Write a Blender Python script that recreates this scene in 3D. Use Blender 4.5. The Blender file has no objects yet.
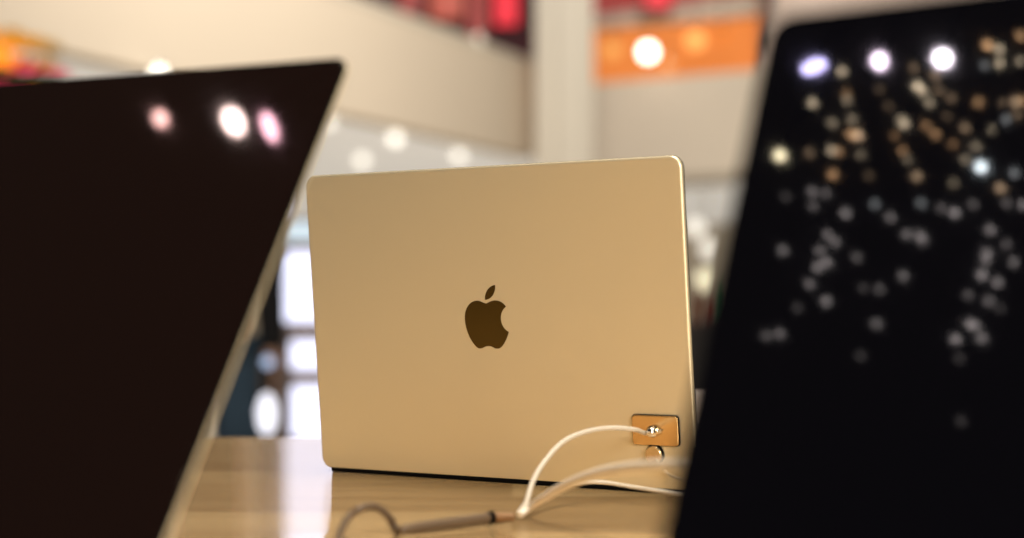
import bpy, bmesh, math, random
from mathutils import Vector, Matrix
from mathutils.geometry import tessellate_polygon
random.seed(7)
sc = bpy.context.scene
COL = sc.collection
PI = math.pi
R = math.radians

# ------------------------------------------------------------------ camera
F = 1700.0; CAM_Z = 0.1201; PITCH = 0.02472
cam_d = bpy.data.cameras.new('camera'); cam = bpy.data.objects.new('camera', cam_d); COL.objects.link(cam)
cam.location = (0, 0, CAM_Z); cam.rotation_euler = (PI/2 + PITCH, 0, 0)
cam_d.sensor_width = 36; cam_d.lens = F*36/1024
cam_d.clip_start = .01; cam_d.clip_end = 200
cam_d.dof.use_dof = True; cam_d.dof.focus_distance = 1.175; cam_d.dof.aperture_fstop = 3.5
sc.camera = cam
sc.view_settings.view_transform = 'Standard'
sc.view_settings.look = 'None'
sc.view_settings.exposure = 0

def P(px, py, D):
    """world point seen at (px,py) standing D metres in front of the camera"""
    c, s = math.cos(PITCH), math.sin(PITCH)
    a = (px-512)/F; b = (269-py)/F
    d = Vector((a, c - b*s, s + b*c))
    return Vector((0, 0, CAM_Z)) + d*(D/d.y)

# ------------------------------------------------------------------ materials
def mat(name, col=(.8,.8,.8), rough=.5, metal=0, emit=None, estr=0, ior=1.5, noise=None, coat=0, bump=None):
    m = bpy.data.materials.new(name); m.use_nodes = True
    nt = m.node_tree; b = nt.nodes['Principled BSDF']
    b.inputs['Base Color'].default_value = (*col, 1)
    b.inputs['Roughness'].default_value = rough
    b.inputs['Metallic'].default_value = metal
    b.inputs['IOR'].default_value = ior
    b.inputs['Coat Weight'].default_value = coat
    if emit:
        b.inputs['Emission Color'].default_value = (*emit, 1)
        b.inputs['Emission Strength'].default_value = estr
    if noise:
        sc_, amt = noise
        tc = nt.nodes.new('ShaderNodeTexCoord'); n = nt.nodes.new('ShaderNodeTexNoise')
        n.inputs['Scale'].default_value = sc_; n.inputs['Detail'].default_value = 4
        nt.links.new(tc.outputs['Object'], n.inputs['Vector'])
        mx = nt.nodes.new('ShaderNodeMix'); mx.data_type = 'RGBA'
        mx.inputs[6].default_value = (*[c*(1-amt) for c in col], 1)
        mx.inputs[7].default_value = (*[min(1, c*(1+amt)) for c in col], 1)
        nt.links.new(n.outputs['Fac'], mx.inputs[0]); nt.links.new(mx.outputs[2], b.inputs['Base Color'])
    if bump:
        sc_, st = bump
        tc = nt.nodes.new('ShaderNodeTexCoord'); n = nt.nodes.new('ShaderNodeTexNoise')
        n.inputs['Scale'].default_value = sc_
        bp = nt.nodes.new('ShaderNodeBump'); bp.inputs['Strength'].default_value = st; bp.inputs['Distance'].default_value = .001
        nt.links.new(tc.outputs['Object'], n.inputs['Vector'])
        nt.links.new(n.outputs['Fac'], bp.inputs['Height']); nt.links.new(bp.outputs['Normal'], b.inputs['Normal'])
    return m

def lamp_mat(name, col, s):
    return mat(name, tuple(.25*c for c in col), .5, 0, col, s)

M = {}
M['alu'] = mat('champagne_aluminium', (.86,.77,.56), .42, .68, noise=(3, .03))
M['alu_dark'] = mat('edge_aluminium', (.62,.52,.36), .40, .85)
M['logo'] = mat('dark_polished_metal', (.16,.115,.04), .16, 1.0)
M['glass'] = mat('black_display_glass', (.0015,.0015,.003), .03, 0, ior=1.5)
M['glass_brown'] = mat('black_display_glass_warm', (.0065,.003,.0025), .035, 0, ior=1.5)
M['rubber'] = mat('black_rubber', (.003,.003,.003), .9, ior=1.15)
M['key'] = mat('black_keycaps', (.02,.02,.022), .5)
M['plate'] = mat('brass_tinted_steel', (.80,.55,.27), .22, .95)
M['chrome'] = mat('chrome', (.85,.83,.8), .12, 1)
M['disc'] = mat('satin_disc', (.74,.58,.36), .25, .9)
M['white_cable'] = mat('white_cable_jacket', (.60,.55,.47), .42)
M['blur_cable'] = mat('bright_white_cable_jacket', (.92,.87,.78), .4)
M['grey_cable'] = mat('grey_cable_jacket', (.13,.09,.058), .5)
M['copper'] = mat('copper_ferrule', (.20,.10,.035), .4, .3)
M['cream'] = mat('cream_plaster', (.66,.565,.44), .85, noise=(.4, .05))
M['cream2'] = mat('cream_plaster_cool', (.665,.585,.475), .85, noise=(.4, .05))
M['column'] = mat('column_stone', (.56,.51,.42), .7, noise=(.8, .05))
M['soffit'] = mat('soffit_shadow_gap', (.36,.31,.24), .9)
M['ceil'] = mat('ceiling_added_glow', (.7,.69,.66), .8, 0, (.95,.90,.82), .42, noise=(.3,.04))  # emission stands in for light bounced up from the floor
M['floor'] = mat('polished_mall_floor', (.50,.44,.36), .25, noise=(1.2, .12))
M['plum'] = mat('dark_plum_wall', (.10,.03,.04), .8, noise=(.9, .5))
M['red'] = lamp_mat('red_glow', (.5,.08,.07), .6)
M['redhot'] = lamp_mat('red_hot_glow', (1,.035,.06), .9)
M['redor'] = lamp_mat('red_orange_glow', (.75,.14,.09), .6)
M['orange'] = mat('orange_sign_glow', (.35,.12,.03), .6, 0, (1,.27,.05), .62)
M['darkpost'] = mat('dark_brown_post', (.05,.032,.02), .6)

def wood_mat():
    m = bpy.data.materials.new('oiled_maple_planks'); m.use_nodes = True
    nt = m.node_tree; b = nt.nodes['Principled BSDF']; L = nt.links.new
    tc = nt.nodes.new('ShaderNodeTexCoord')
    br = nt.nodes.new('ShaderNodeTexBrick')
    br.inputs['Color1'].default_value = (.0,.0,.0,1); br.inputs['Color2'].default_value = (1,1,1,1)
    br.inputs['Mortar'].default_value = (.35,.35,.35,1)
    br.inputs['Scale'].default_value = 1; br.inputs['Mortar Size'].default_value = .0004
    br.inputs['Brick Width'].default_value = .62; br.inputs['Row Height'].default_value = .085
    L(tc.outputs['Object'], br.inputs['Vector'])
    mp = nt.nodes.new('ShaderNodeMapping'); mp.inputs['Scale'].default_value = (2.2, 34, 10)
    L(tc.outputs['Object'], mp.inputs['Vector'])
    n = nt.nodes.new('ShaderNodeTexNoise'); n.inputs['Scale'].default_value = 2.2; n.inputs['Detail'].default_value = 6
    n.inputs['Distortion'].default_value = .6
    L(mp.outputs['Vector'], n.inputs['Vector'])
    ad = nt.nodes.new('ShaderNodeMath'); ad.operation = 'MULTIPLY_ADD'; ad.inputs[1].default_value = .6
    L(br.outputs['Color'], ad.inputs[0])
    ml = nt.nodes.new('ShaderNodeMath'); ml.operation = 'MULTIPLY'; ml.inputs[1].default_value = .6
    L(n.outputs['Fac'], ml.inputs[0]); L(ml.outputs[0], ad.inputs[2])
    cr = nt.nodes.new('ShaderNodeValToRGB')
    cr.color_ramp.elements[0].position = .12; cr.color_ramp.elements[0].color = (.35,.20,.08,1)
    cr.color_ramp.elements[1].position = .8; cr.color_ramp.elements[1].color = (.82,.58,.30,1)
    L(ad.outputs[0], cr.inputs[0]); L(cr.outputs[0], b.inputs['Base Color'])
    b.inputs['Roughness'].default_value = .19
    b.inputs['Coat Weight'].default_value = .5; b.inputs['Coat Roughness'].default_value = .035
    bp = nt.nodes.new('ShaderNodeBump'); bp.inputs['Strength'].default_value = .05; bp.inputs['Distance'].default_value = .0006
    L(n.outputs['Fac'], bp.inputs['Height']); L(bp.outputs['Normal'], b.inputs['Normal'])
    return m
M['wood'] = wood_mat()

# ------------------------------------------------------------------ helpers
def obj(name, bm, m, parent=None, sharp=35, smooth=True):
    me = bpy.data.meshes.new(name)
    bmesh.ops.recalc_face_normals(bm, faces=bm.faces[:])
    bm.to_mesh(me); bm.free()
    if smooth:
        for p in me.polygons: p.use_smooth = True
        me.set_sharp_from_angle(angle=R(sharp))
    me.materials.append(m)
    o = bpy.data.objects.new(name, me); COL.objects.link(o)
    if parent: o.parent = parent
    return o
def tag(o, label, cat, group=None, kind=None):
    if label: o['label'] = label
    if cat: o['category'] = cat
    if group: o['group'] = group
    if kind: o['kind'] = kind
    return o
def thing(name, label, cat, loc=(0,0,0), rz=0, group=None):
    o = bpy.data.objects.new(name, None); COL.objects.link(o)
    o.location = loc; o.rotation_euler = (0,0,rz); o.empty_display_size = .05
    return tag(o, label, cat, group)
def struct(name, bm, m, label=None):
    o = obj(name, bm, m); o['kind'] = 'structure'
    if label: o['label'] = label
    return o
def box(bm, x0, x1, y0, y1, z0, z1, mtx=None):
    vs = [bm.verts.new((x,y,z)) for x in (x0,x1) for y in (y0,y1) for z in (z0,z1)]
    for f in ((0,1,3,2),(4,6,7,5),(0,4,5,1),(2,3,7,6),(0,2,6,4),(1,5,7,3)):
        bm.faces.new([vs[i] for i in f])
    if mtx:
        for v in vs: v.co = mtx @ v.co
    return vs
def bevel_box(x0,x1,y0,y1,z0,z1,b=.003,seg=3):
    bm = bmesh.new(); box(bm,x0,x1,y0,y1,z0,z1)
    bmesh.ops.bevel(bm, geom=bm.edges[:], offset=b, segments=seg, profile=.5, affect='EDGES')
    return bm
def rr(W, H, r, n=10, inset=0):
    """rounded rectangle outline, x in +-W/2, z in 0..H"""
    pts = []; r2 = max(r-inset, .0003)
    for cx, cz, a0 in ((W/2-r, H-r, 0), (-W/2+r, H-r, 90), (-W/2+r, r, 180), (W/2-r, r, 270)):
        for i in range(n+1):
            a = R(a0+90*i/n); pts.append((cx+math.cos(a)*r2, cz+math.sin(a)*r2))
    return pts
def slab(W, H, r, y0, y1, e0=0, e1=0, seg=5, bm=None, n=10, off=(0,0)):
    """rounded slab between y0 and y1; edge roundings e0 (at y0) and e1 (at y1)"""
    bm = bm or bmesh.new()
    prof = []
    if e0:
        for i in range(seg+1):
            a = PI/2*i/seg; prof.append((e0*(1-math.sin(a)), y0+e0*(1-math.cos(a))))
    else: prof.append((0, y0))
    if e1:
        for i in range(seg+1):
            a = PI/2*i/seg; prof.append((e1*(1-math.cos(a)), y1-e1*(1-math.sin(a))))
    else: prof.append((0, y1))
    rings = []
    for ins, y in prof:
        rings.append([bm.verts.new((x+off[0], y, z+off[1])) for x, z in rr(W, H, r, n, ins)])
    for a, b in zip(rings, rings[1:]):
        k = len(a)
        for i in range(k): bm.faces.new((a[i], a[(i+1)%k], b[(i+1)%k], b[i]))
    caps = []
    for base_, (ins, y) in ((rings[0], prof[0]), (rings[-1], prof[-1])):     # flat support loop keeps the face planar in shading
        inner = [bm.verts.new((x+off[0], y, z+off[1])) for x, z in rr(W, H, r, n, ins+.0006)]
        k = len(inner)
        for i in range(k): bm.faces.new((base_[i], base_[(i+1)%k], inner[(i+1)%k], inner[i]))
        bm.faces.new(inner)
    return bm
def catmull(pts, sub=10):
    pts = [Vector(p) for p in pts]; q = [pts[0]*2-pts[1]] + pts + [pts[-1]*2-pts[-2]]; out = []
    for i in range(1, len(q)-2):
        a,b,c,d = q[i-1:i+3]
        for k in range(sub):
            t = k/sub
            out.append(.5*((2*b)+(c-a)*t+(2*a-5*b+4*c-d)*t*t+(3*b-a-3*c+d)*t**3))
    out.append(pts[-1]); return out
def tube(bm, pts, r, n=12, rfun=None):
    pts = [Vector(p) for p in pts]; rings = []
    up = Vector((0,0,1)); t0 = (pts[1]-pts[0]).normalized()
    if abs(t0.dot(up)) > .95: up = Vector((0,1,0))
    s = t0.cross(up).normalized()
    for i, p in enumerate(pts):
        t = (pts[min(i+1,len(pts)-1)]-pts[max(i-1,0)]).normalized()
        s = (s - t*s.dot(t)).normalized(); w = s.cross(t)
        rr_ = rfun(i/(len(pts)-1)) if rfun else r
        rings.append([bm.verts.new(p+s*math.cos(2*PI*k/n)*rr_+w*math.sin(2*PI*k/n)*rr_) for k in range(n)])
    for a, b in zip(rings, rings[1:]):
        for k in range(n): bm.faces.new((a[k], a[(k+1)%n], b[(k+1)%n], b[k]))
    bm.faces.new(rings[0]); bm.faces.new(rings[-1])
    return bm
def lathe(prof, n=32, mtx=None, bm=None):
    bm = bm or bmesh.new(); rings = []
    for r, z in prof:
        rings.append([bm.verts.new((max(r,1e-5)*math.cos(2*PI*k/n), max(r,1e-5)*math.sin(2*PI*k/n), z)) for k in range(n)])
    for a, b in zip(rings, rings[1:]):
        for k in range(n): bm.faces.new((a[k], a[(k+1)%n], b[(k+1)%n], b[k]))
    bm.faces.new(rings[0]); bm.faces.new(rings[-1])
    if mtx:
        for v in bm.verts: v.co = mtx @ v.co
    return bm
def sphere(bm, c, rx, ry=None, rz=None, seg=16):
    ry = ry or rx; rz = rz or rx
    m = Matrix.Translation(c) @ Matrix.Diagonal((rx, ry, rz, 1))
    bmesh.ops.create_uvsphere(bm, u_segments=seg, v_segments=seg//2+2, radius=1, matrix=m)
    return bm

# ------------------------------------------------------------------ laptops
def logo_outlines():
    body = [(12.152,6.896),[(-.948,0),(-2.415,-1.078),(-3.96,-1.04)],[(-2.04,.027),(-3.91,1.183),(-4.961,3.014)],
      [(-2.117,3.675),(-.546,9.103),(1.519,12.09)],[(1.013,1.454),(2.208,3.09),(3.792,3.039)],[(1.52,-.065),(2.09,-.987),(3.935,-.987)],
      [(1.831,0),(2.35,.987),(3.96,.948)],[(1.637,-.026),(2.676,-1.48),(3.676,-2.948)],[(1.156,-1.688),(1.636,-3.325),(1.662,-3.415)],
      [(-.039,-.013),(-3.182,-1.221),(-3.22,-4.857)],[(-.026,-3.04),(2.48,-4.494),(2.597,-4.559)],[(-1.429,-2.09),(-3.623,-2.324),(-4.39,-2.376)],
      [(-2,-.156),(-3.675,1.09),(-4.61,1.09)]]
    leaf = [(15.53,3.83),[(.843,-1.012),(1.4,-2.427),(1.245,-3.83)],[(-1.207,.052),(-2.662,.805),(-3.532,1.818)],
      [(-.78,.896),(-1.454,2.338),(-1.273,3.714)],[(1.338,.104),(2.715,-.688),(3.559,-1.701)]]
    res = []
    for path in (body, leaf):
        x, y = path[0]; pts = [(x, y)]
        for c in path[1:]:
            p0=(x,y); p1=(x+c[0][0],y+c[0][1]); p2=(x+c[1][0],y+c[1][1]); p3=(x+c[2][0],y+c[2][1])
            for k in range(1, 13):
                t=k/12; u=1-t
                pts.append(tuple(u**3*p0[i]+3*u*u*t*p1[i]+3*u*t*t*p2[i]+t**3*p3[i] for i in (0,1)))
            x, y = p3
        out = []
        for p in pts:
            if not out or math.hypot(p[0]-out[-1][0], p[1]-out[-1][1]) > .02: out.append(p)
        if math.hypot(out[0][0]-out[-1][0], out[0][1]-out[-1][1]) < .05: out.pop()
        res.append(out)
    return res
LT = .0046
def laptop(label, loc, rz, W, H, lean, glass, lid0, LT=.0046):
    t = thing('laptop', label, 'laptop', loc, rz)
    # lid
    lid = obj('lid', slab(W, H, .0085, .0014, LT, .0002, .0012 if LT < .004 else .0015), M['alu'], t)
    lid.rotation_euler = (-lean, 0, 0); lid.location = lid0
    obj('gasket', slab(W+.0002, H+.0002, .0086, .0006, .0016, off=(0,-.0001)) if LT > .004 else slab(W-.0008, H-.0008, .0083, .0006, .0015, off=(0,.0004)), M['rubber'], lid)
    obj('display', slab(W-.0022, H-.0022, .0078, .0, .0007, .0002, off=(0,.0011)), glass, lid)
    # logo on the back, seen from +y
    bm = bmesh.new(); s = .0445/24
    for out in logo_outlines():
        f_ = [bm.verts.new((-(x-12)*s+.0007, LT+.00025, (12-y)*s + LOGO_Z*H)) for x, y in out]
        k_ = [bm.verts.new((v.co.x, LT-.0003, v.co.z)) for v in f_]
        n = len(f_)
        for tri in tessellate_polygon([[v.co for v in f_]]):
            bm.faces.new([f_[i] for i in tri]); bm.faces.new([k_[i] for i in reversed(tri)])
        for i in range(n): bm.faces.new((f_[i], f_[(i+1)%n], k_[(i+1)%n], k_[i]))
    obj('emblem', bm, M['logo'], lid)['label'] = 'dark polished bitten apple emblem'
    # base: slab lying flat in front of the hinge
    D = H*1.0
    bs = slab(W, D, .0085, 0, .0105, .003, .0008)
    for v in bs.verts: v.co = Vector((v.co.x, -.0035-v.co.z, .0018+v.co.y))
    base = obj('base', bs, M['alu'], t)
    bm = bmesh.new(); box(bm, -W*.42, W*.42, -.0035-D*.53, -.0035-D*.09, .0124, .0129)
    kb = obj('keyboard', bm, M['rubber'], base)
    bm = bmesh.new(); rows = 6; cw = W*.84/14; ch = D*.44/rows
    for r_ in range(rows):
        for c_ in range(14):
            if r_ == 0 and 4 <= c_ <= 8: continue
            x = -W*.42+c_*cw; y = -.0035-D*.53+r_*ch
            box(bm, x+.0012, x+cw-.0012, y+.0012, y+ch-.0012, .0128, .0138)
    x = -W*.42+4*cw; y = -.0035-D*.53
    box(bm, x+.0012, x+5*cw-.0012, y+.0012, y+ch-.0012, .0128, .0138)
    obj('keycaps', bm, M['key'], kb)
    tp = slab(W*.42, D*.36, .004, 0, .0004)
    for v in tp.verts: v.co = Vector((v.co.x, -.0035-D*.57-v.co.z, .0126+v.co.y))
    obj('trackpad', tp, M['alu_dark'], base)
    bm = bmesh.new()
    tube(bm, [(-W*.5+.009, -.0016, .0019), (W*.5-.009, -.0016, .0019)], .0019, 16)
    obj('hinge', bm, M['rubber'], t)
    for sx in (-1, 1):
        for yy in (-.125, -D+.018):
            obj('foot', lathe([(.0001,0),(.006,0),(.007,.0012),(.007,.0022),(.0001,.0022)], 20, Matrix.Translation((sx*(W*.5-.03), yy, 0))), M['rubber'], t)
    return t, lid
LOGO_Z = .521

# middle laptop, seen from behind
YM, LM = -0.57923, 0.0994
WM, HM = .3140, .2190
uM = Vector((math.cos(YM), math.sin(YM), 0)); nM = Vector((math.sin(YM), -math.cos(YM), 0))
vM = Vector((0,0,1))*math.cos(LM)+nM*math.sin(LM)
oM = Vector((-.14104, 1.27997, .0025)) - uM*.0018
rootM = oM+uM*WM/2; rootM.z = 0
lid0M = (0, -LT*math.cos(LM), .0025+LT*math.sin(LM))
lapM, lidM = laptop('champagne laptop facing away with dark emblem on its sharp lid', rootM, YM+PI, WM, HM, LM, M['glass'], lid0M)
def on_lid(px, py):
    """local lid (x,z) of the middle lid's back under a picture point"""
    d = P(px, py, 1)-Vector((0,0,CAM_Z)); N = uM.cross(vM)
    t = (oM-Vector((0,0,CAM_Z))).dot(N)/d.dot(N); q = Vector((0,0,CAM_Z))+d*t-oM
    return WM/2-q.dot(uM), q.dot(vM)        # lid local x runs the other way

# left laptop (screen towards us)
def screen_laptop(label, corner, side, yaw, lean, W, H, glass):
    u = Vector((math.cos(yaw), math.sin(yaw), 0))
    root = Vector(corner) - side*u*W/2; z0 = .012; root.z = 0
    t, lid = laptop(label, root, yaw, W, H, lean, glass, (0, 0, z0-.003), .0036)
    n = Vector((math.sin(yaw), -math.cos(yaw), 0)); v = Vector((0,0,math.cos(lean)))-n*math.sin(lean)
    return t, lid, (Vector((root.x, root.y, z0-.003)), u, v, u.cross(v))
SL = screen_laptop('black screened laptop with a pale rim filling the left of the picture', (-.1412, .6442, 0), 1, -.4539, .5877, .385, .275, M['glass_brown'])
SR = screen_laptop('black screened laptop speckled with small light reflections at the right', (.0334, .5015, 0), -1, -.7095, .3658, .3126, .2242, M['glass'])

# ------------------------------------------------------------------ anti-theft plate, disc, cables
def lid_thing(name, label, cat, px, py):
    x, z = on_lid(px, py)
    t = bpy.data.objects.new(name, None); COL.objects.link(t); tag(t, label, cat)
    # axes of lid back: X = -u, Y = outward (toward viewer), Z = v
    X = -uM; Z = vM; Y = Z.cross(X)
    pos = oM + uM*(WM/2-x) + vM*z
    m = Matrix((X, Y, Z)).transposed().to_4x4(); m.translation = pos
    t.matrix_world = m
    return t
pl = lid_thing('security_plate', 'small brassy rectangular security plate stuck on the laptop lid', 'plate', 656.3, 430)
obj('plate', slab(.0340, .0198, .0024, .0001, .0024, 0, .0006, off=(0,-.0099)), M['plate'], pl)
obj('plate_edge', slab(.0347, .0205, .0026, .00005, .0014, off=(0,-.01025)), M['rubber'], pl)
ry = Matrix.Rotation(-PI/2, 4, 'X')
obj('socket', lathe([(.0001,0),(.0042,0),(.0042,.003),(.0034,.0045),(.0026,.0062),(.0012,.0072),(.0001,.0074)], 28, Matrix.Translation((0.0005,.002,-.0005)) @ ry), M['chrome'], pl)
obj('screw', lathe([(.0001,0),(.0016,0),(.0016,.002),(.0001,.0024)], 16, Matrix.Translation((-.0045,.002,.0)) @ ry), M['chrome'], pl)
dk = lid_thing('security_disc', 'small round metal disc stuck just below the brassy plate', 'disc', 655.3, 454.2)
obj('disc', lathe([(.0001,0),(.0058,0),(.0060,.0004),(.0060,.0030),(.0055,.0036),(.0001,.0036)], 36, Matrix.Translation((0,.0001,0)) @ ry), M['disc'], dk)
obj('rim', lathe([(.0001,0),(.0068,0),(.0068,.0011),(.0060,.0014),(.0001,.0014)], 36, Matrix.Translation((0,.0001,0)) @ ry), M['rubber'], dk)

def wp(px, py, out=.004):
    x, z = on_lid(px, py); return oM+uM*(WM/2-x)+vM*z+nM*out
slot = P(523, 517, 0.989); slot.z = .0035
bm = bmesh.new()
pts = [P(518, 519, 0.983), slot+Vector((.001,0,.004)), P(527, 500, 1.001), P(533, 481, 1.015), P(545, 461, 1.030), P(563, 442, 1.049), P(585, 432, 1.064), P(610, 428, 1.079), P(634, 429.5, 1.093), wp(648,432,.0065), wp(655.5,432.3,.0070)]
pts[0].z = .0030
tube(bm, catmull(pts, 12), .0016, 14)
c1 = obj('security_cable', bm, M['white_cable']); tag(c1, 'thin white cable arching from the table up to the brassy plate', 'cable')
# second cable to the back of the right laptop
oR, uR, vR, nR = SR[2]
bk = oR + uR*(-.3126/2+.045) + vR*.075 - nR*(LT+.0012)
bm = bmesh.new()
pts = [P(520, 520, 0.979), slot+Vector((.004,-.001,.003)), P(541, 500, 0.972), P(562, 487, 0.952), P(592, 475, 0.923), P(622, 469, 0.884), P(655, 466, 0.836), P(688, 466, 0.777), P(715, 470, 0.729), bk-nR*.02, bk]
pts[0].z = .0030
tube(bm, catmull(pts, 12), .0021, 14, lambda t: .0018+.0014*min(1,t*2.2))
c2 = obj('security_cable', bm, M['blur_cable']); tag(c2, 'thicker blurred white cable running from the table behind the right laptop', 'cable')
bp = thing('security_plate', 'small plate behind the right laptop where the blurred cable ends', 'plate')
X = -uR; Z = vR; Y = Z.cross(X); m4 = Matrix((X, Y, Z)).transposed().to_4x4(); m4.translation = oR + uR*(-.3126/2+.045) + vR*.075 - nR*LT
bp.matrix_world = m4
obj('plate', slab(.0362, .0212, .0024, .0001, .0022, 0, .0006, off=(0,-.0106)), M['plate'], bp)
# third thin cable lying in front of the lid
bm = bmesh.new()
pts = [slot+Vector((.003,.003,.002)), P(538, 503, 1.011), P(556, 491, 1.040), P(575, 484.5, 1.059), P(600, 482, 1.069), P(634, 487, 1.064), P(660, 491, 1.054), P(684, 494.5, 1.045), P(720, 498, 1.030), P(760, 500, 1.020)]
for p in pts: p.z = max(p.z, .0016)
tube(bm, catmull(pts, 12), .0012, 12)
c3 = obj('power_cable', bm, M['white_cable']); tag(c3, 'thinnest white cable lying along the foot of the laptop lid', 'cable')
# fine wire from the disc
bm = bmesh.new()
pts = [wp(659,458.5,.0030), wp(662,462,.0055), wp(667,468,.006), wp(676,475,.007), P(690, 482, 1.045), P(706, 492, 1.025), P(722, 503, 1.001)]
pts[-1].z = .0012
tube(bm, catmull(pts, 12), .0008, 10)
c4 = obj('wire', bm, M['white_cable']); tag(c4, 'fine pale wire curving down from the round disc', 'wire')
# grey tether on the table
tg = thing('tether', 'grey brown security tether looped on the table with copper end', 'tether', (0,0,0))
def tp_(px, py, z=.003):
    b = (269-py)/F; c, s = math.cos(PITCH), math.sin(PITCH)
    D = (z-CAM_Z)/((s+b*c)/(c-b*s)); return P(px, py, D)
bm = bmesh.new()
loop = [tp_(322,575,.003), tp_(334,549,.003), P(346, 521, 0.904), P(360, 509, 0.913), P(376, 507, 0.923), P(388, 516, 0.928), P(395, 527, 0.931), tp_(402,530,.0032), tp_(418,527.5,.0032)]
tube(bm, catmull(loop, 12), .0022, 12)
obj('cable', bm, M['grey_cable'], tg)
bm = bmesh.new(); a = tp_(404,529.5,.0034); b_ = tp_(488,518,.0034)
tube(bm, [a.lerp(b_, k/14) for k in range(15)], .0030, 16, lambda t: .0024+.0007*min(1,t*8))
obj('sleeve', bm, M['grey_cable'], tg)
c_ = tp_(493,517.6,.0034)
bm = bmesh.new(); tube(bm, [b_, b_.lerp(c_,.5), c_], .0037, 18); obj('ring', bm, M['rubber'], tg)
e_ = tp_(514,517,.0034)
bm = bmesh.new(); tube(bm, [c_.lerp(e_, k/10) for k in range(11)], .003, 16, lambda t: .0033-.0010*t); obj('ferrule', bm, M['copper'], tg)

# ------------------------------------------------------------------ table
TX0, TX1, TY0, TY1 = -1.35, 1.35, -.75, 1.625
tb = thing('display_table', 'long pale wooden plank table carrying the laptops', 'table', (0,0,-.90))
t_ = bevel_box(TX0, TX1, TY0, TY1, -.05, 0, .004)
for v in t_.verts: v.co.z += .90
obj('tabletop', t_, M['wood'], tb)
for sx in (TX0+.16, TX1-.16):
    for sy in (TY0+.16, TY1-.16):
        obj('leg', bevel_box(sx-.07, sx+.07, sy-.07, sy+.07, 0, .85, .004), M['wood'], tb)
obj('apron', bevel_box(TX0+.2, TX1-.2, TY1-.20, TY1-.17, .74, .85, .003), M['wood'], tb)

# white accessory box on the table behind the laptop
ab = thing('accessory_box', 'small pale box on the far side of the table', 'box', (.215, 1.56, 0))
obj('box_body', bevel_box(-.055, .055, -.03, .03, 0, .034, .002), mat('pale_card', (.46,.40,.38), .5), ab)
obj('box_lid', bevel_box(-.0565, .0565, -.0315, .0315, .026, .046, .002), mat('pale_card_lid', (.50,.44,.42), .5), ab)

# ------------------------------------------------------------------ mall shell
ZF = -.90
bm = bmesh.new(); box(bm, -14, 14, -4, 40, ZF-.1, ZF); struct('floor', bm, M['floor'])
def vwall(name, A, B, z0, z1, th, m):
    A = Vector((A[0],A[1],0)); B = Vector((B[0],B[1],0)); d = (B-A).normalized(); n = Vector((-d.y, d.x, 0))
    if n.y < 0: n = -n
    bm = bmesh.new(); vs = []
    for p in (A, B, B+n*th, A+n*th):
        vs.append((bm.verts.new((p.x,p.y,z0)), bm.verts.new((p.x,p.y,z1))))
    for i in range(4):
        a, b = vs[i], vs[(i+1)%4]; bm.faces.new((a[0], b[0], b[1], a[1]))
    bm.faces.new([v[0] for v in vs]); bm.faces.new([v[1] for v in vs])
    return struct(name, bm, m)
ZB, ZT = 1.945, 3.03
LA, LB = (-5.01, 7.4), (.30, 20.2)
vwall('wall_left', LA, LB, ZB, ZT, .25, M['cream'])
vwall('trim_1', (LA[0],LA[1]-.03), (LB[0],LB[1]-.03), ZT-.01, ZT+.06, .3, M['column'])
RA, RB = (.75, 21.4), (5.6, 18.2)
vwall('wall_right', RA, RB, 1.76, ZT-.06, .3, M['cream2'])
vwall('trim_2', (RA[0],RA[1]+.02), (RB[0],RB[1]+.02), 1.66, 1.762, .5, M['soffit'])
# ground floor ceiling behind the balcony fronts
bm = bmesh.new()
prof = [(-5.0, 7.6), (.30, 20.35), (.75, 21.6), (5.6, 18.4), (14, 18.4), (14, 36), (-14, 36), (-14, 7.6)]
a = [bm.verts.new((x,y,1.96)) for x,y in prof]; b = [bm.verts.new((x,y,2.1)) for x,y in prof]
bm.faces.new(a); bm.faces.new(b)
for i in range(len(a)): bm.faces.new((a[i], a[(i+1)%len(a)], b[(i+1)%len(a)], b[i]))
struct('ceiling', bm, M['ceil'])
bm = bmesh.new(); box(bm, -14, 14, 36, 36.2, ZF, 1.96); struct('wall_back', bm, M['cream2'])
# square column
co = thing('column', 'cream stone column between the two balcony fronts', 'column', (.60, 19.5, ZF))
obj('shaft', bevel_box(-.34, .33, -.3, .3, .30, 7.5, .03), M['column'], co)
obj('base', bevel_box(-.38, .37, -.34, .34, 0, .30, .03), M['column'], co)
obj('pilaster', bevel_box(-.10, .22, -.36, -.29, .30, 7.5, .02), M['column'], co)
# upper level: back walls and shops
bm = bmesh.new(); box(bm, -6, .45, 24.0, 24.2, 2.1, 7); struct('wall_upper', bm, M['plum'])
bm = bmesh.new(); box(bm, .45, 4.05, 23.6, 23.8, 2.1, 7); struct('wall_shop', bm, mat('upper_shop_wall', (.55,.22,.16), .8, noise=(.8,.35)))

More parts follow.
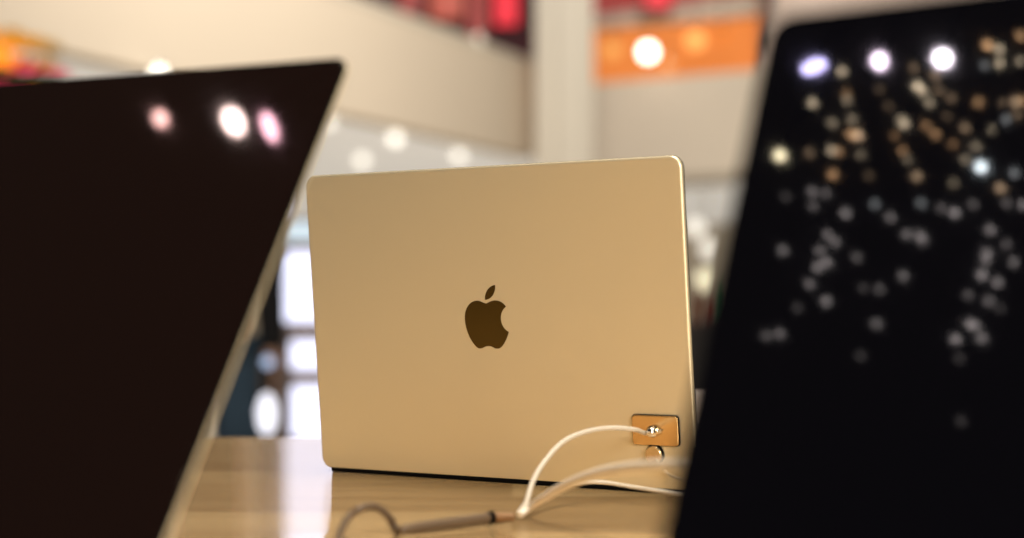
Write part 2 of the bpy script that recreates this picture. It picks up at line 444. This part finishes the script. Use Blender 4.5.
def glow_panel(name, label, cat, px0, px1, py0, py1, D, m, group=None, th=.12):
    a = P(px0, py1, D); b = P(px1, py0, D)
    t = thing(name, label, cat, ((a.x+b.x)/2, D, a.z), 0, group)
    w = (b.x-a.x)/2; h = b.z-a.z
    obj('panel', bevel_box(-w, w, 0, th, 0, h, .02), m, t)
    obj('back_frame', bevel_box(-w-.03, w+.03, th-.02, 23.99-D if D > 22.5 else th+.06, -.03, h+.03, .01), M['darkpost'], t)
    return t
glow_panel('lit_sign', 'bright red glowing sign beside the cream column', 'sign', 494, 518, -12, 24, 23.7, M['redhot'])
glow_panel('lit_sign', 'orange red glowing sign high above the sloping balcony', 'sign', 430, 463, -30, 18, 23.7, M['redor'])
glow_panel('lit_sign', 'dull red sign at the upper left of the balcony gap', 'sign', 398, 421, -30, 12, 23.7, M['red'])
glow_panel('lit_sign', 'dark rose panel between the two red signs', 'sign', 469, 486, -30, 34, 23.7, mat('rose_glow',(.3,.08,.08),.7,0,(.8,.12,.1),.35))
# orange shop front on the right
a = P(603, 84, 22.3); b = P(752, 62, 20.9)
def slanted(name, label, A, DA, B, DB, top, m, th=.1):
    """panel between picture columns A and B; y ranges per end"""
    bm = bmesh.new(); q = []
    for (px, y0, y1), D in ((A, DA), (B, DB)):
        q.append((P(px,y0,D), P(px,y1,D)))
    c = (q[0][0]+q[1][0])/2; c.z = q[0][0].z
    t = thing(name, label, top, c)
    fr = [q[0][0]-c, q[1][0]-c, q[1][1]-c, q[0][1]-c]
    bk = [v+Vector((0,th,0)) for v in fr]
    f_ = [bm.verts.new(v) for v in fr]; k_ = [bm.verts.new(v) for v in bk]
    bm.faces.new(f_); bm.faces.new(k_)
    for i in range(4): bm.faces.new((f_[i], f_[(i+1)%4], k_[(i+1)%4], k_[i]))
    obj('panel', bm, m, t)
    bm = bmesh.new()
    for p0, p1 in ((fr[0], fr[1]), (fr[3], fr[2])):
        tube(bm, [p0+Vector((0,th/2,0)), p1+Vector((0,th/2,0))], .03, 8)
    obj('rail', bm, M['darkpost'] if top != 'beam' else M['column'], t)
    return t
slanted('shop_band', 'glowing orange shop front band above the right balcony', (592, 100, 30), 22.4, (759, 80, 16), 21.0, 'shop front', M['orange'])
slanted('beam', 'beige beam over the orange shop front band', (592, 30, 18), 22.5, (759, 16, -4), 21.1, 'beam', M['cream2'])
slanted('shop_band', 'red shop front band above the beige beam', (592, 18, -40), 22.6, (700, 4, -40), 21.7, 'shop front', M['red'])
glow_panel('lit_sign', 'brightest pink red sign at the top edge right of the column', 'sign', 645, 672, -24, 7, 21.5, M['redhot'])
po = thing('post', 'dark brown post at the right end of the orange shop front', 'post', (P(769,60,18.6).x, 18.6, ZT-.06))
obj('shaft', bevel_box(-.055, .055, -.05, .05, 0, 4, .01), M['darkpost'], po)
obj('cap', bevel_box(-.09, .09, -.08, .08, 0, .1, .01), M['darkpost'], po)
bm = bmesh.new(); box(bm, 3.0, 9, 19.9, 20.1, 2.1, 7); struct('wall_far', bm, mat('pale_pink_wall', (.68,.55,.47), .85))

# ceiling and shop lamps (round white globes on short stems)
def globe(label, px, py, D, r, col, s, ztop=None, group=None):
    p = P(px, py, D); t = thing('ceiling_light', label, 'light', p, 0, group)
    bm = bmesh.new(); sphere(bm, (0,0,0), r); obj('globe', bm, lamp_mat('globe_glow', col, s), t)
    zt = (ztop if ztop is not None else 1.96)-p.z
    if zt > r:
        bm = bmesh.new(); tube(bm, [(0,0,r*.9), (0,0,max(zt, r+.01))], .006, 8); obj('stem', bm, M['darkpost'], t)
    obj('cap', lathe([(.001,0),(r*.6,0),(r*.5,.03),(.001,.03)], 20, Matrix.Translation((0,0,r*.88))), M['chrome'], t)
    return t
W1 = (1,.93,.80)
globe('round ceiling light, rightmost of those above the laptop lid', 459, 155, 19.6, .068, W1, 1.8)
globe('brightest round ceiling light, middle of those above the laptop lid', 395.5, 138.5, 17.6, .064, W1, 2.2)
globe('round ceiling light, lowest left one above the laptop lid', 362, 161, 20.0, .072, W1, 1.6)
globe('round ceiling light peeking beside the left laptop corner', 329, 122, 15.8, .052, W1, 1.6)
globe('round ceiling light half hidden over the left laptop top edge', 159, 75, 12.6, .055, W1, 4.0)
globe('faint round light in front of the sloping balcony top', 478, 40, 18.6, .055, (1,.9,.72), .9, 4.5)
globe('white hot round light on the orange shop front', 648, 52, 20.4, .10, (1,.9,.78), 6, 4.5)
globe('orange round light on the orange shop front', 695.5, 40, 20.6, .11, (1,.38,.10), 1.7, 4.5)
globe('added yellowish round glow at the left end of the orange shop front', 612, 50, 20.6, .10, (1,.42,.10), .9, 4.5)  # added globe, gives the orange band a yellower glow here
globe('small added amber glow low on the orange shop front beside the white one', 668, 66, 20.5, .07, (1,.38,.12), .9, 4.5)  # another globe added for uneven glow along the band
globe('dim added orange round glow near the shop front right end', 722, 36, 20.6, .09, (1,.25,.03), .75, 4.5)  # added globe, tints the band's glow near its end
globe('upper round light in the gap right of the laptop lid', 696, 228, 26, .13, W1, 1.3)
globe('second round light in the gap right of the laptop lid', 709, 249, 26, .13, W1, 1.2)
globe('lowest yellowish light in the gap right of the laptop lid', 706, 280, 26, .15, (1,.9,.6), 1.3)

# ------------------------------------------------------------------ lit display seen left of the lid
ds = thing('light_wall', 'tall display of bluish white lit panels left of the laptop lid', 'display', (P(322,300,8.5).x, 8.5, ZF))
ox = P(322,300,8.5).x
blue = lamp_mat('bluish_white_panel', (.78,.80,1.0), 1.9)
pale = lamp_mat('pale_blue_panel', (.72,.86,.95), 1.0)
def pan(y0, y1, x0, x1, m, D=8.5):
    a = P(x0, y1, D); b = P(x1, y0, D)
    bm = bevel_box(a.x-ox, b.x-ox, -.02, .03, a.z-ZF, b.z-ZF, .01)
    return obj('lit_panel', bm, m, ds)
pan(222, 240, 284, 352, pale); pan(100, 212, 262, 286, blue); pan(252, 322, 285, 352, blue); pan(341, 369, 291, 352, blue); pan(386, 437, 292, 352, blue)  # tall left panel is unseen, added to brighten the streak on the table
obj('side_frame', bevel_box(P(260,300,8.5).x-ox, P(288,300,8.5).x-ox, .03, .10, 0, P(280,96,8.5).z-ZF, .01), mat('brown_side_frame', (.25,.18,.14), .6), ds)  # backing for the added unseen panel
a = P(280,445,8.5); b = P(358,217,8.5)
obj('frame', bevel_box(a.x-ox, b.x-ox, .03, .10, 0, b.z-ZF, .01), mat('brown_display_frame', (.30,.22,.17), .6), ds)
obj('plinth', bevel_box(a.x-ox-.02, b.x-ox+.02, -.04, .3, 0, .22, .01), M['darkpost'], ds)
def floor_lamp(label, px, py, D, r, rz_, s, col=(.75,.83,1)):
    p = P(px, py, D); t = thing('lamp', label, 'lamp', (p.x, p.y, ZF))
    bm = bmesh.new(); sphere(bm, (0,0,p.z-ZF), r, r, rz_); obj('bulb', bm, lamp_mat('lamp_glow', col, s), t)
    bm = bmesh.new(); tube(bm, [(0,0,.02), (0,0,p.z-ZF-rz_*.95)], .012, 8); obj('pole', bm, M['rubber'], t)
    obj('base', lathe([(.001,0),(.12,0),(.12,.015),(.02,.03),(.001,.03)], 24), M['rubber'], t)
floor_lamp('small round bluish lamp beside the standing shopper', 268, 362, 5.3, .018, .018, 1.0, (.55,.70,1))
floor_lamp('taller oval white lamp low beside the shopper jeans', 267, 414, 5.0, .030, .062, 1.5, (.9,.9,1))

# ------------------------------------------------------------------ shopper (back turned), dark jacket and blue jeans
def skinned(name, verts, edges, radii, m, parent, sub=2):
    me = bpy.data.meshes.new(name); me.from_pydata(verts, edges, [])
    o = bpy.data.objects.new(name, me); COL.objects.link(o)
    md = o.modifiers.new('s', 'SKIN'); md.use_smooth_shade = True
    for i, v in enumerate(me.skin_vertices[0].data):
        r_ = radii[i]; v.radius = (r_[1], r_[0]) if isinstance(r_, tuple) else (r_, r_)
    me.skin_vertices[0].data[0].use_root = True
    sb = o.modifiers.new('d', 'SUBSURF'); sb.levels = sub; sb.render_levels = sub
    dg = bpy.context.evaluated_depsgraph_get(); dg.update()
    ev = bpy.data.meshes.new_from_object(o.evaluated_get(dg))
    o.modifiers.clear(); o.data = ev; bpy.data.meshes.remove(me); ev.name = name
    ev.materials.clear(); ev.materials.append(m)
    for p in ev.polygons: p.use_smooth = True
    o.parent = parent; return o
def person(label, loc, rz, jacket, trousers, hair):
    t = thing('person', label, 'person', loc, rz)
    skin = mat('skin', (.62,.36,.26), .55)
    V = [(0,0,.95),(0,0,1.15),(0,.01,1.35),(0,.01,1.47),(0,0,1.55),(0,-.01,1.62),(0,-.012,1.70),
         (-.17,.01,1.42),(-.20,.01,1.15),(-.215,-.02,.90),(-.222,-.04,.82),
         (.17,.01,1.42),(.20,.01,1.15),(.215,-.02,.90),(.222,-.04,.82),
         (-.09,0,.88),(-.10,-.01,.50),(-.11,.02,.09),(-.12,-.10,.04),
         (.09,0,.88),(.10,-.01,.50),(.11,.02,.09),(.12,-.10,.04)]
    E = [(0,1),(1,2),(2,3),(3,4),(4,5),(5,6),(2,7),(7,8),(8,9),(9,10),(2,11),(11,12),(12,13),(13,14),
         (0,15),(15,16),(16,17),(17,18),(0,19),(19,20),(20,21),(21,22)]
    r = [(.13,.10),(.12,.09),(.15,.10),.055,.055,.085,.075, .055,.042,.032,.026,.055,.042,.032,.026,.08,.055,.04,.035,.08,.055,.04,.035]
    body = skinned('body', V, E, r, skin, t)
    for s in (-1, 1):    # hands: palm, four fingers and a thumb
        hx = .225*s
        hv = [(hx,-.04,.83),(hx,-.045,.775)]; he = [(0,1)]; hr = [(.022,.016),(.034,.016)]
        hand = skinned('hand', hv, he, hr, skin, body, 1)
        for k, ln in enumerate((.065,.075,.07,.055)):
            y0 = -.075+k*.021
            skinned('finger', [(hx,y0,.77),(hx-.004*s,y0-.004,.77-ln*.5),(hx-.014*s,y0-.005,.77-ln)], [(0,1),(1,2)], [.0095,.0088,.0075], skin, body, 1)
        skinned('thumb', [(hx,-.07,.80),(hx-.006*s,-.095,.775),(hx-.01*s,-.10,.745)], [(0,1),(1,2)], [.011,.010,.009], skin, body, 1)
    # face
    for s in (-1,1):
        bm = bmesh.new(); sphere(bm, (.03*s,-.088,1.655), .011); obj('eye', bm, M['rubber'], body)
        bm = bmesh.new(); sphere(bm, (.085*s,0,1.635), .012,.02,.03); obj('ear', bm, skin, body)
    bm = bmesh.new(); sphere(bm, (0,-.10,1.625), .013,.018,.022); obj('nose', bm, skin, body)
    bm = bmesh.new(); sphere(bm, (0,-.088,1.588), .024,.01,.007); obj('mouth', bm, mat('lips',(.5,.2,.17),.5), body)
    bm = bmesh.new(); sphere(bm, (0,.02,1.675), .098,.105,.10, 24)
    for v in bm.verts:
        if v.co.y < -.03 and v.co.z < 1.70: v.co.y = -.03
        if v.co.z < 1.60: v.co.z = 1.60
    obj('hair', bm, hair, t)
    JV = [(0,0,.86),(0,0,1.0),(0,0,1.2),(0,.01,1.36),(0,.01,1.46),(-.165,.01,1.385),(-.205,.01,1.16),(-.22,-.02,.86),(.165,.01,1.385),(.205,.01,1.16),(.22,-.02,.86)]
    JE = [(0,1),(1,2),(2,3),(3,4),(3,5),(5,6),(6,7),(3,8),(8,9),(9,10)]
    skinned('jacket', JV, JE, [(.20,.13),(.19,.125),(.175,.12),(.14,.11),.07,.07,.062,.048,.075,.062,.048], jacket, t)
    TV = [(0,0,.92),(-.09,0,.84),(-.10,-.01,.50),(-.11,.02,.10),(.09,0,.84),(.10,-.01,.50),(.11,.02,.10)]
    skinned('jeans', TV, [(0,1),(1,2),(2,3),(0,4),(4,5),(5,6)], [(.14,.115),.105,.085,.07,.105,.085,.07], trousers, t)
    for s in (-1,1):
        bm = bmesh.new(); sphere(bm, (.115*s,-.05,.05), .052,.14,.05)
        for v in bm.verts: v.co.z = max(v.co.z, 0)
        obj('shoe', bm, M['rubber'], t)
    return t
person('person in black jacket and blue jeans standing beyond the table', (-1.068, 6.0, ZF), R(8),
       mat('black_jacket', (.008,.008,.012), .8), mat('blue_denim', (.06,.11,.18), .9), mat('dark_hair', (.02,.012,.008), .6))

# ------------------------------------------------------------------ flowers, upper left
fl = thing('flower_arrangement', 'yellow and pink flower arrangement above the left laptop', 'flowers', (-1.78, 6.0, .45))
obj('vase', lathe([(.001,0),(.09,0),(.12,.06),(.13,.16),(.08,.26),(.07,.32),(.09,.34),(.08,.34),(.06,.31),(.001,.3)], 32), mat('white_vase',(.7,.68,.64),.3), fl)
yel = mat('yellow_petals', (.80,.42,.03), .6, 0, (1,.55,.05), 0.31); pal = mat('pale_gold_petals', (.72,.50,.16), .6, 0, (1,.7,.25), 0.21); pnk = mat('pink_petals', (.70,.05,.14), .6, 0, (1,.08,.2), 0.31); orn = mat('orange_petals', (.9,.36,.02), .6, 0, (1,.45,.02), 0.65)  # petal emission stands in for light falling on the flowers
grn = mat('leaf_green', (.06,.12,.03), .6)
def blossom(c, r, m):
    bm = bmesh.new(); n = 9
    for ring, (k, el, rr_) in enumerate(((n, .2, 1.0), (7, .7, .8), (5, 1.15, .55))):
        for i in range(k):
            a = 2*PI*i/k+ring*.35
            q = Matrix.Translation(c) @ Matrix.Rotation(a, 4, 'Z') @ Matrix.Rotation(-el, 4, 'Y') @ Matrix.Translation((r*rr_*.5,0,0)) @ Matrix.Diagonal((r*rr_*.55, r*.26, r*.07, 1))
            bmesh.ops.create_uvsphere(bm, u_segments=8, v_segments=6, radius=1, matrix=q)
    return obj('blossom', bm, m, fl)
spots = []
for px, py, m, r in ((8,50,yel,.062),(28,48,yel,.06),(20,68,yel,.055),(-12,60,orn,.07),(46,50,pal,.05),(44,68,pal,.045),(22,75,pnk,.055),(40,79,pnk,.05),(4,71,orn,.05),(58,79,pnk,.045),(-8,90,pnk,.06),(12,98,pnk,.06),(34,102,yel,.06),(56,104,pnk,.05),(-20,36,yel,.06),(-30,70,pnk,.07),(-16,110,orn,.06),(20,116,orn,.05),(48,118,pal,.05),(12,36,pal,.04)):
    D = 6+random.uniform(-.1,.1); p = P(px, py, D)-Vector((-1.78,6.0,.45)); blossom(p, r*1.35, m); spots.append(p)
bm = bmesh.new()
for p in spots: tube(bm, catmull([(0,0,.28), (p.x*.3, p.y*.3, .28+(p.z-.28)*.5), (p.x, p.y, p.z-.02)], 6), .005, 6)
obj('stems', bm, grn, fl)
bm = bmesh.new()
for i in range(14):
    a = i*2.4; q = Matrix.Translation((.13*math.cos(a), .13*math.sin(a), .42+.02*(i%3))) @ Matrix.Rotation(a,4,'Z') @ Matrix.Rotation(-.6,4,'Y') @ Matrix.Diagonal((.09,.035,.006,1))
    bmesh.ops.create_uvsphere(bm, u_segments=8, v_segments=6, radius=1, matrix=q)
obj('leaves', bm, grn, fl)
pd = thing('pedestal', 'tall plain pedestal under the flower arrangement', 'pedestal', (-1.78, 6.0, ZF))
obj('shaft', bevel_box(-.18,.18,-.18,.18,.08,1.31,.01), M['cream2'], pd); obj('top', bevel_box(-.21,.21,-.21,.21,1.31,1.35,.01), M['cream2'], pd); obj('base', bevel_box(-.21,.21,-.21,.21,0,.08,.01), M['cream2'], pd)

# ------------------------------------------------------------------ kiosk seen in the gap right of the lid
KD = 9.0
kx = P(725,350,KD).x
kt = P(700,322,KD).z-ZF
kk = thing('kiosk', 'dark shop kiosk in the gap right of the laptop lid', 'kiosk', (kx, KD, ZF))
obj('counter', bevel_box(-.5,.5,0,.6,.06,kt-.03,.01), mat('near_black_counter',(.018,.012,.01),.5), kk)
obj('countertop', bevel_box(-.53,.53,-.03,.63,kt-.03,kt,.008), mat('dark_brown_top',(.06,.025,.015),.4), kk)
obj('plinth', bevel_box(-.47,.47,.05,.57,0,.06,.005), M['rubber'], kk)
def bag(label, px, w, h, col, em=.0):
    p = P(px, 320, KD+.2); t = thing('paper_bag', label, 'bag', (p.x, KD+.2, ZF+kt))
    bm = bmesh.new(); vs = box(bm, -w/2, w/2, -w*.28, w*.28, 0, h)
    for v in vs:
        if v.co.z > 0: v.co.x *= 1.06; v.co.y *= .9
    bmesh.ops.bevel(bm, geom=bm.edges[:], offset=.004, segments=2, affect='EDGES')
    m = mat('bag_paper', col, .7); obj('bag_body', bm, m, t)
    for y in (-w*.22, w*.22):
        bm = bmesh.new(); tube(bm, catmull([(-w*.2,y,h-.01),(-w*.17,y,h+.04),(0,y,h+.055),(w*.17,y,h+.04),(w*.2,y,h-.01)],6), .004, 8); obj('handle', bm, m, t)
bag('brown paper bag on the kiosk beside the laptop lid', 698, .085, .15, (.34,.16,.10))
bag('red brown paper bag in the middle of the kiosk', 715, .06, .11, (.34,.07,.04))
bag('green paper bag at the right on the kiosk', 728, .05, .17, (.10,.36,.16))

# ------------------------------------------------------------------ lamps behind the viewer, seen only as reflections
def reflect(S, px, py, Dv):
    o, u, v, N = S
    p = P(px, py, Dv); return p-2*(p-o).dot(N)*N
def hung_lamp(label, S, px, py, Dv, rx, ry, col, s):
    p = reflect(S, px, py, Dv); t = thing('pendant_lamp', label, 'lamp', p)
    o, u, v, N = S
    d = P(px, py, Dv)-Vector((0,0,CAM_Z)); d.normalize(); rd = d-2*d.dot(N)*N
    bm = bmesh.new(); sphere(bm, (0,0,0), 1, 1, 1, 24)
    # ellipsoid whose long axis leans with the shade
    u2 = u-2*u.dot(N)*N; X = (Vector((1,0,0))-2*N.x*N).normalized(); Zv = (Vector((0,0,1))-2*N.z*N).normalized(); Y = Zv.cross(X)
    q = Matrix((X*rx, Y*rx, Zv*ry)).transposed()
    tl = Matrix.Rotation(tilt_, 3, rd)
    for w in bm.verts: w.co = tl @ (q @ w.co)
    obj('bulb', bm, lamp_mat('pendant_glow', col, s), t)
    bm = bmesh.new(); tube(bm, [(0,0,ry+.001), (0,0,3.2-p.z)], .003, 8); obj('cord', bm, M['rubber'], t)
    return t
def pxr(n, Dv): return n/F*Dv
LS, RS = SL[2], SR[2]
Dv = 2.6
for lab, px, py, w, h, col, s, tl in (
    ('smallest pinkish pendant lamp mirrored in the left screen', 160.5, 118.5, 14, 17, (1,.55,.50), 32, .35),
    ('largest pinkish pendant lamp mirrored in the left screen', 233.5, 121.5, 20, 29, (1,.72,.66), 60, .45),
    ('slender mauve pendant lamp mirrored in the left screen', 269.5, 127, 13, 30, (1,.52,.62), 45, .35)):
    tilt_ = tl; hung_lamp(lab, LS, px, py, Dv, pxr(w/2,Dv), pxr(h/2,Dv), col, s)
for lab, px, py, w, h, col, s, tl in (
    ('lavender oval pendant lamp mirrored in the right screen', 814, 66.5, 24, 12, (.62,.55,1), 60, .35),
    ('small white violet pendant lamp mirrored in the right screen', 879.5, 61, 13, 15, (1,.80,1), 80, .0),
    ('brightest white pendant lamp mirrored in the right screen', 942.5, 58.5, 16, 16, (1,.88,1), 110, .0),
    ('cream pendant lamp mirrored near the right screen edge', 780, 155.5, 10, 10, (1,.86,.55), 34, .0),
    ('cool white pendant lamp mirrored in the right screen middle', 981, 167, 9, 9, (.85,.95,1), 45, .0)):
    tilt_ = tl; hung_lamp(lab, RS, px, py, 2.0, pxr(w/2+1.5,2.0), pxr(h/2+1.5,2.0), col, s*.8)
UP = '''322,142,6 264,205,6 332,200,3 332,185,2 303,245,3 342,238,3 354,270,8 340,268,5 302,300,5 316,302,3 258,305,2 360,308,2 304,348,5 264,382,3 290,385,2 265,410,2 330,425,4 210,392,1
388,407,-3 419,433,3 294,468,3 309,483,3 279,500,3 205,499,3 292,523,4 274,533,4 352,513,2 447,247,6 440,238,3 428,270,2 443,300,3 473,172,9 484,182,5 508,150,3 466,135,2 497,205,4 490,250,3 508,267,4 515,180,2
453,318,2 471,351,4 480,405,-3 452,467,3 478,470,4 484,480,2 568,255,3 594,204,4 626,260,5 648,238,-3 544,287,2 589,292,3 568,318,3 547,424,5 520,415,2 583,407,2 545,365,2 618,458,4 638,375,5 666,345,-3
650,405,2 684,408,4 611,505,4 608,520,3 650,487,2 664,522,3 612,90,8 635,98,6 636,126,6 678,72,5 678,122,4 668,203,5 648,207,3 606,130,-2 540,195,2 376,350,1 398,178,1 684,200,4 671,228,2 415,212,1 532,232,1'''
LO = '''258,32,3 291,66,4 234,80,1 198,131,3 172,135,2 365,40,1 397,42,2 445,16,3 391,111,3 360,175,1 601,14,5 632,29,4 574,54,2 615,66,3 637,80,1 578,112,5 590,116,3 601,140,4 549,142,5 556,180,1 560,305,1'''
cols = {}
def bulb_mat(k, low):
    hue = random.choice(((1,.56,.27), (1,.68,.42), (.95,.76,.52)))
    key = (k, low, hue)
    if key not in cols:
        c = (.75,.78,.80) if k < 0 else ((.90,.80,.78) if low else hue)
        cols[key] = lamp_mat('fairy_bulb_glow', c, 3.2*abs(k)**1.2 * (1.05 if not low else .75))
    return cols[key]
allb = []
for txt, oy in ((UP,0),(LO,268)):
    for tok in txt.split():
        x, y, k = map(float, tok.split(',')); px = 680+x/1.991; py = oy+y/1.9926
        allb.append((px, py, int(k), py > 190))
allb.sort()
DB = 2.42
p0 = reflect(RS, 900, 100, DB)
t = thing('string_lights', 'hanging net of tiny warm bulbs on dark cords, mirrored in the right screen', 'lights', p0)
for i in range(0, len(allb), 9):
    grp = allb[i:i+9]
    ps = [reflect(RS, b[0], b[1], DB)-p0 for b in grp]; ps.sort(key=lambda p: -p.z)
    bm = bmesh.new(); tube(bm, [Vector((ps[0].x, ps[0].y, 3.2-p0.z)), ps[0]+Vector((0,0,.3))]+[p+Vector((0,0,.007)) for p in ps], .0006, 5); obj('cord', bm, M['rubber'], t)
    for b in grp:
        bm = bmesh.new(); sphere(bm, reflect(RS, b[0], b[1], DB)-p0, pxr(3.0, DB), seg=12); obj('bulb', bm, bulb_mat(b[2], b[3]), t)

# ------------------------------------------------------------------ lighting
def area(name, loc, target, sx, sy, power, col=(1,1,1)):
    l = bpy.data.lights.new(name, 'AREA'); l.shape = 'RECTANGLE'; l.size = sx; l.size_y = sy; l.energy = power; l.color = col
    o = bpy.data.objects.new(name, l); COL.objects.link(o); o.location = loc
    o.rotation_euler = (Vector(target)-Vector(loc)).to_track_quat('-Z','Y').to_euler(); return o
area('store_key', (1.0, -1.5, .95), (.05, 1.2, .05), 1.2, .8, 98, (1,.90,.74))
area('store_overhead', (.45, 1.1, 2.6), (.25, 1.1, 0), 1.8, 1.4, 100, (1,.87,.70))
area('atrium_left', (2.6, 11.5, 5.8), (-.6, 18, 2.5), 4, 3, 270, (1,.93,.82))
area('atrium_right', (1.0, 9.0, 6.5), (2.5, 20, 2.3), 4, 3, 850, (1,.93,.86))
w = bpy.data.worlds.new('world'); sc.world = w; w.use_nodes = True
w.node_tree.nodes['Background'].inputs[0].default_value = (1,.85,.72,1)
w.node_tree.nodes['Background'].inputs[1].default_value = .03
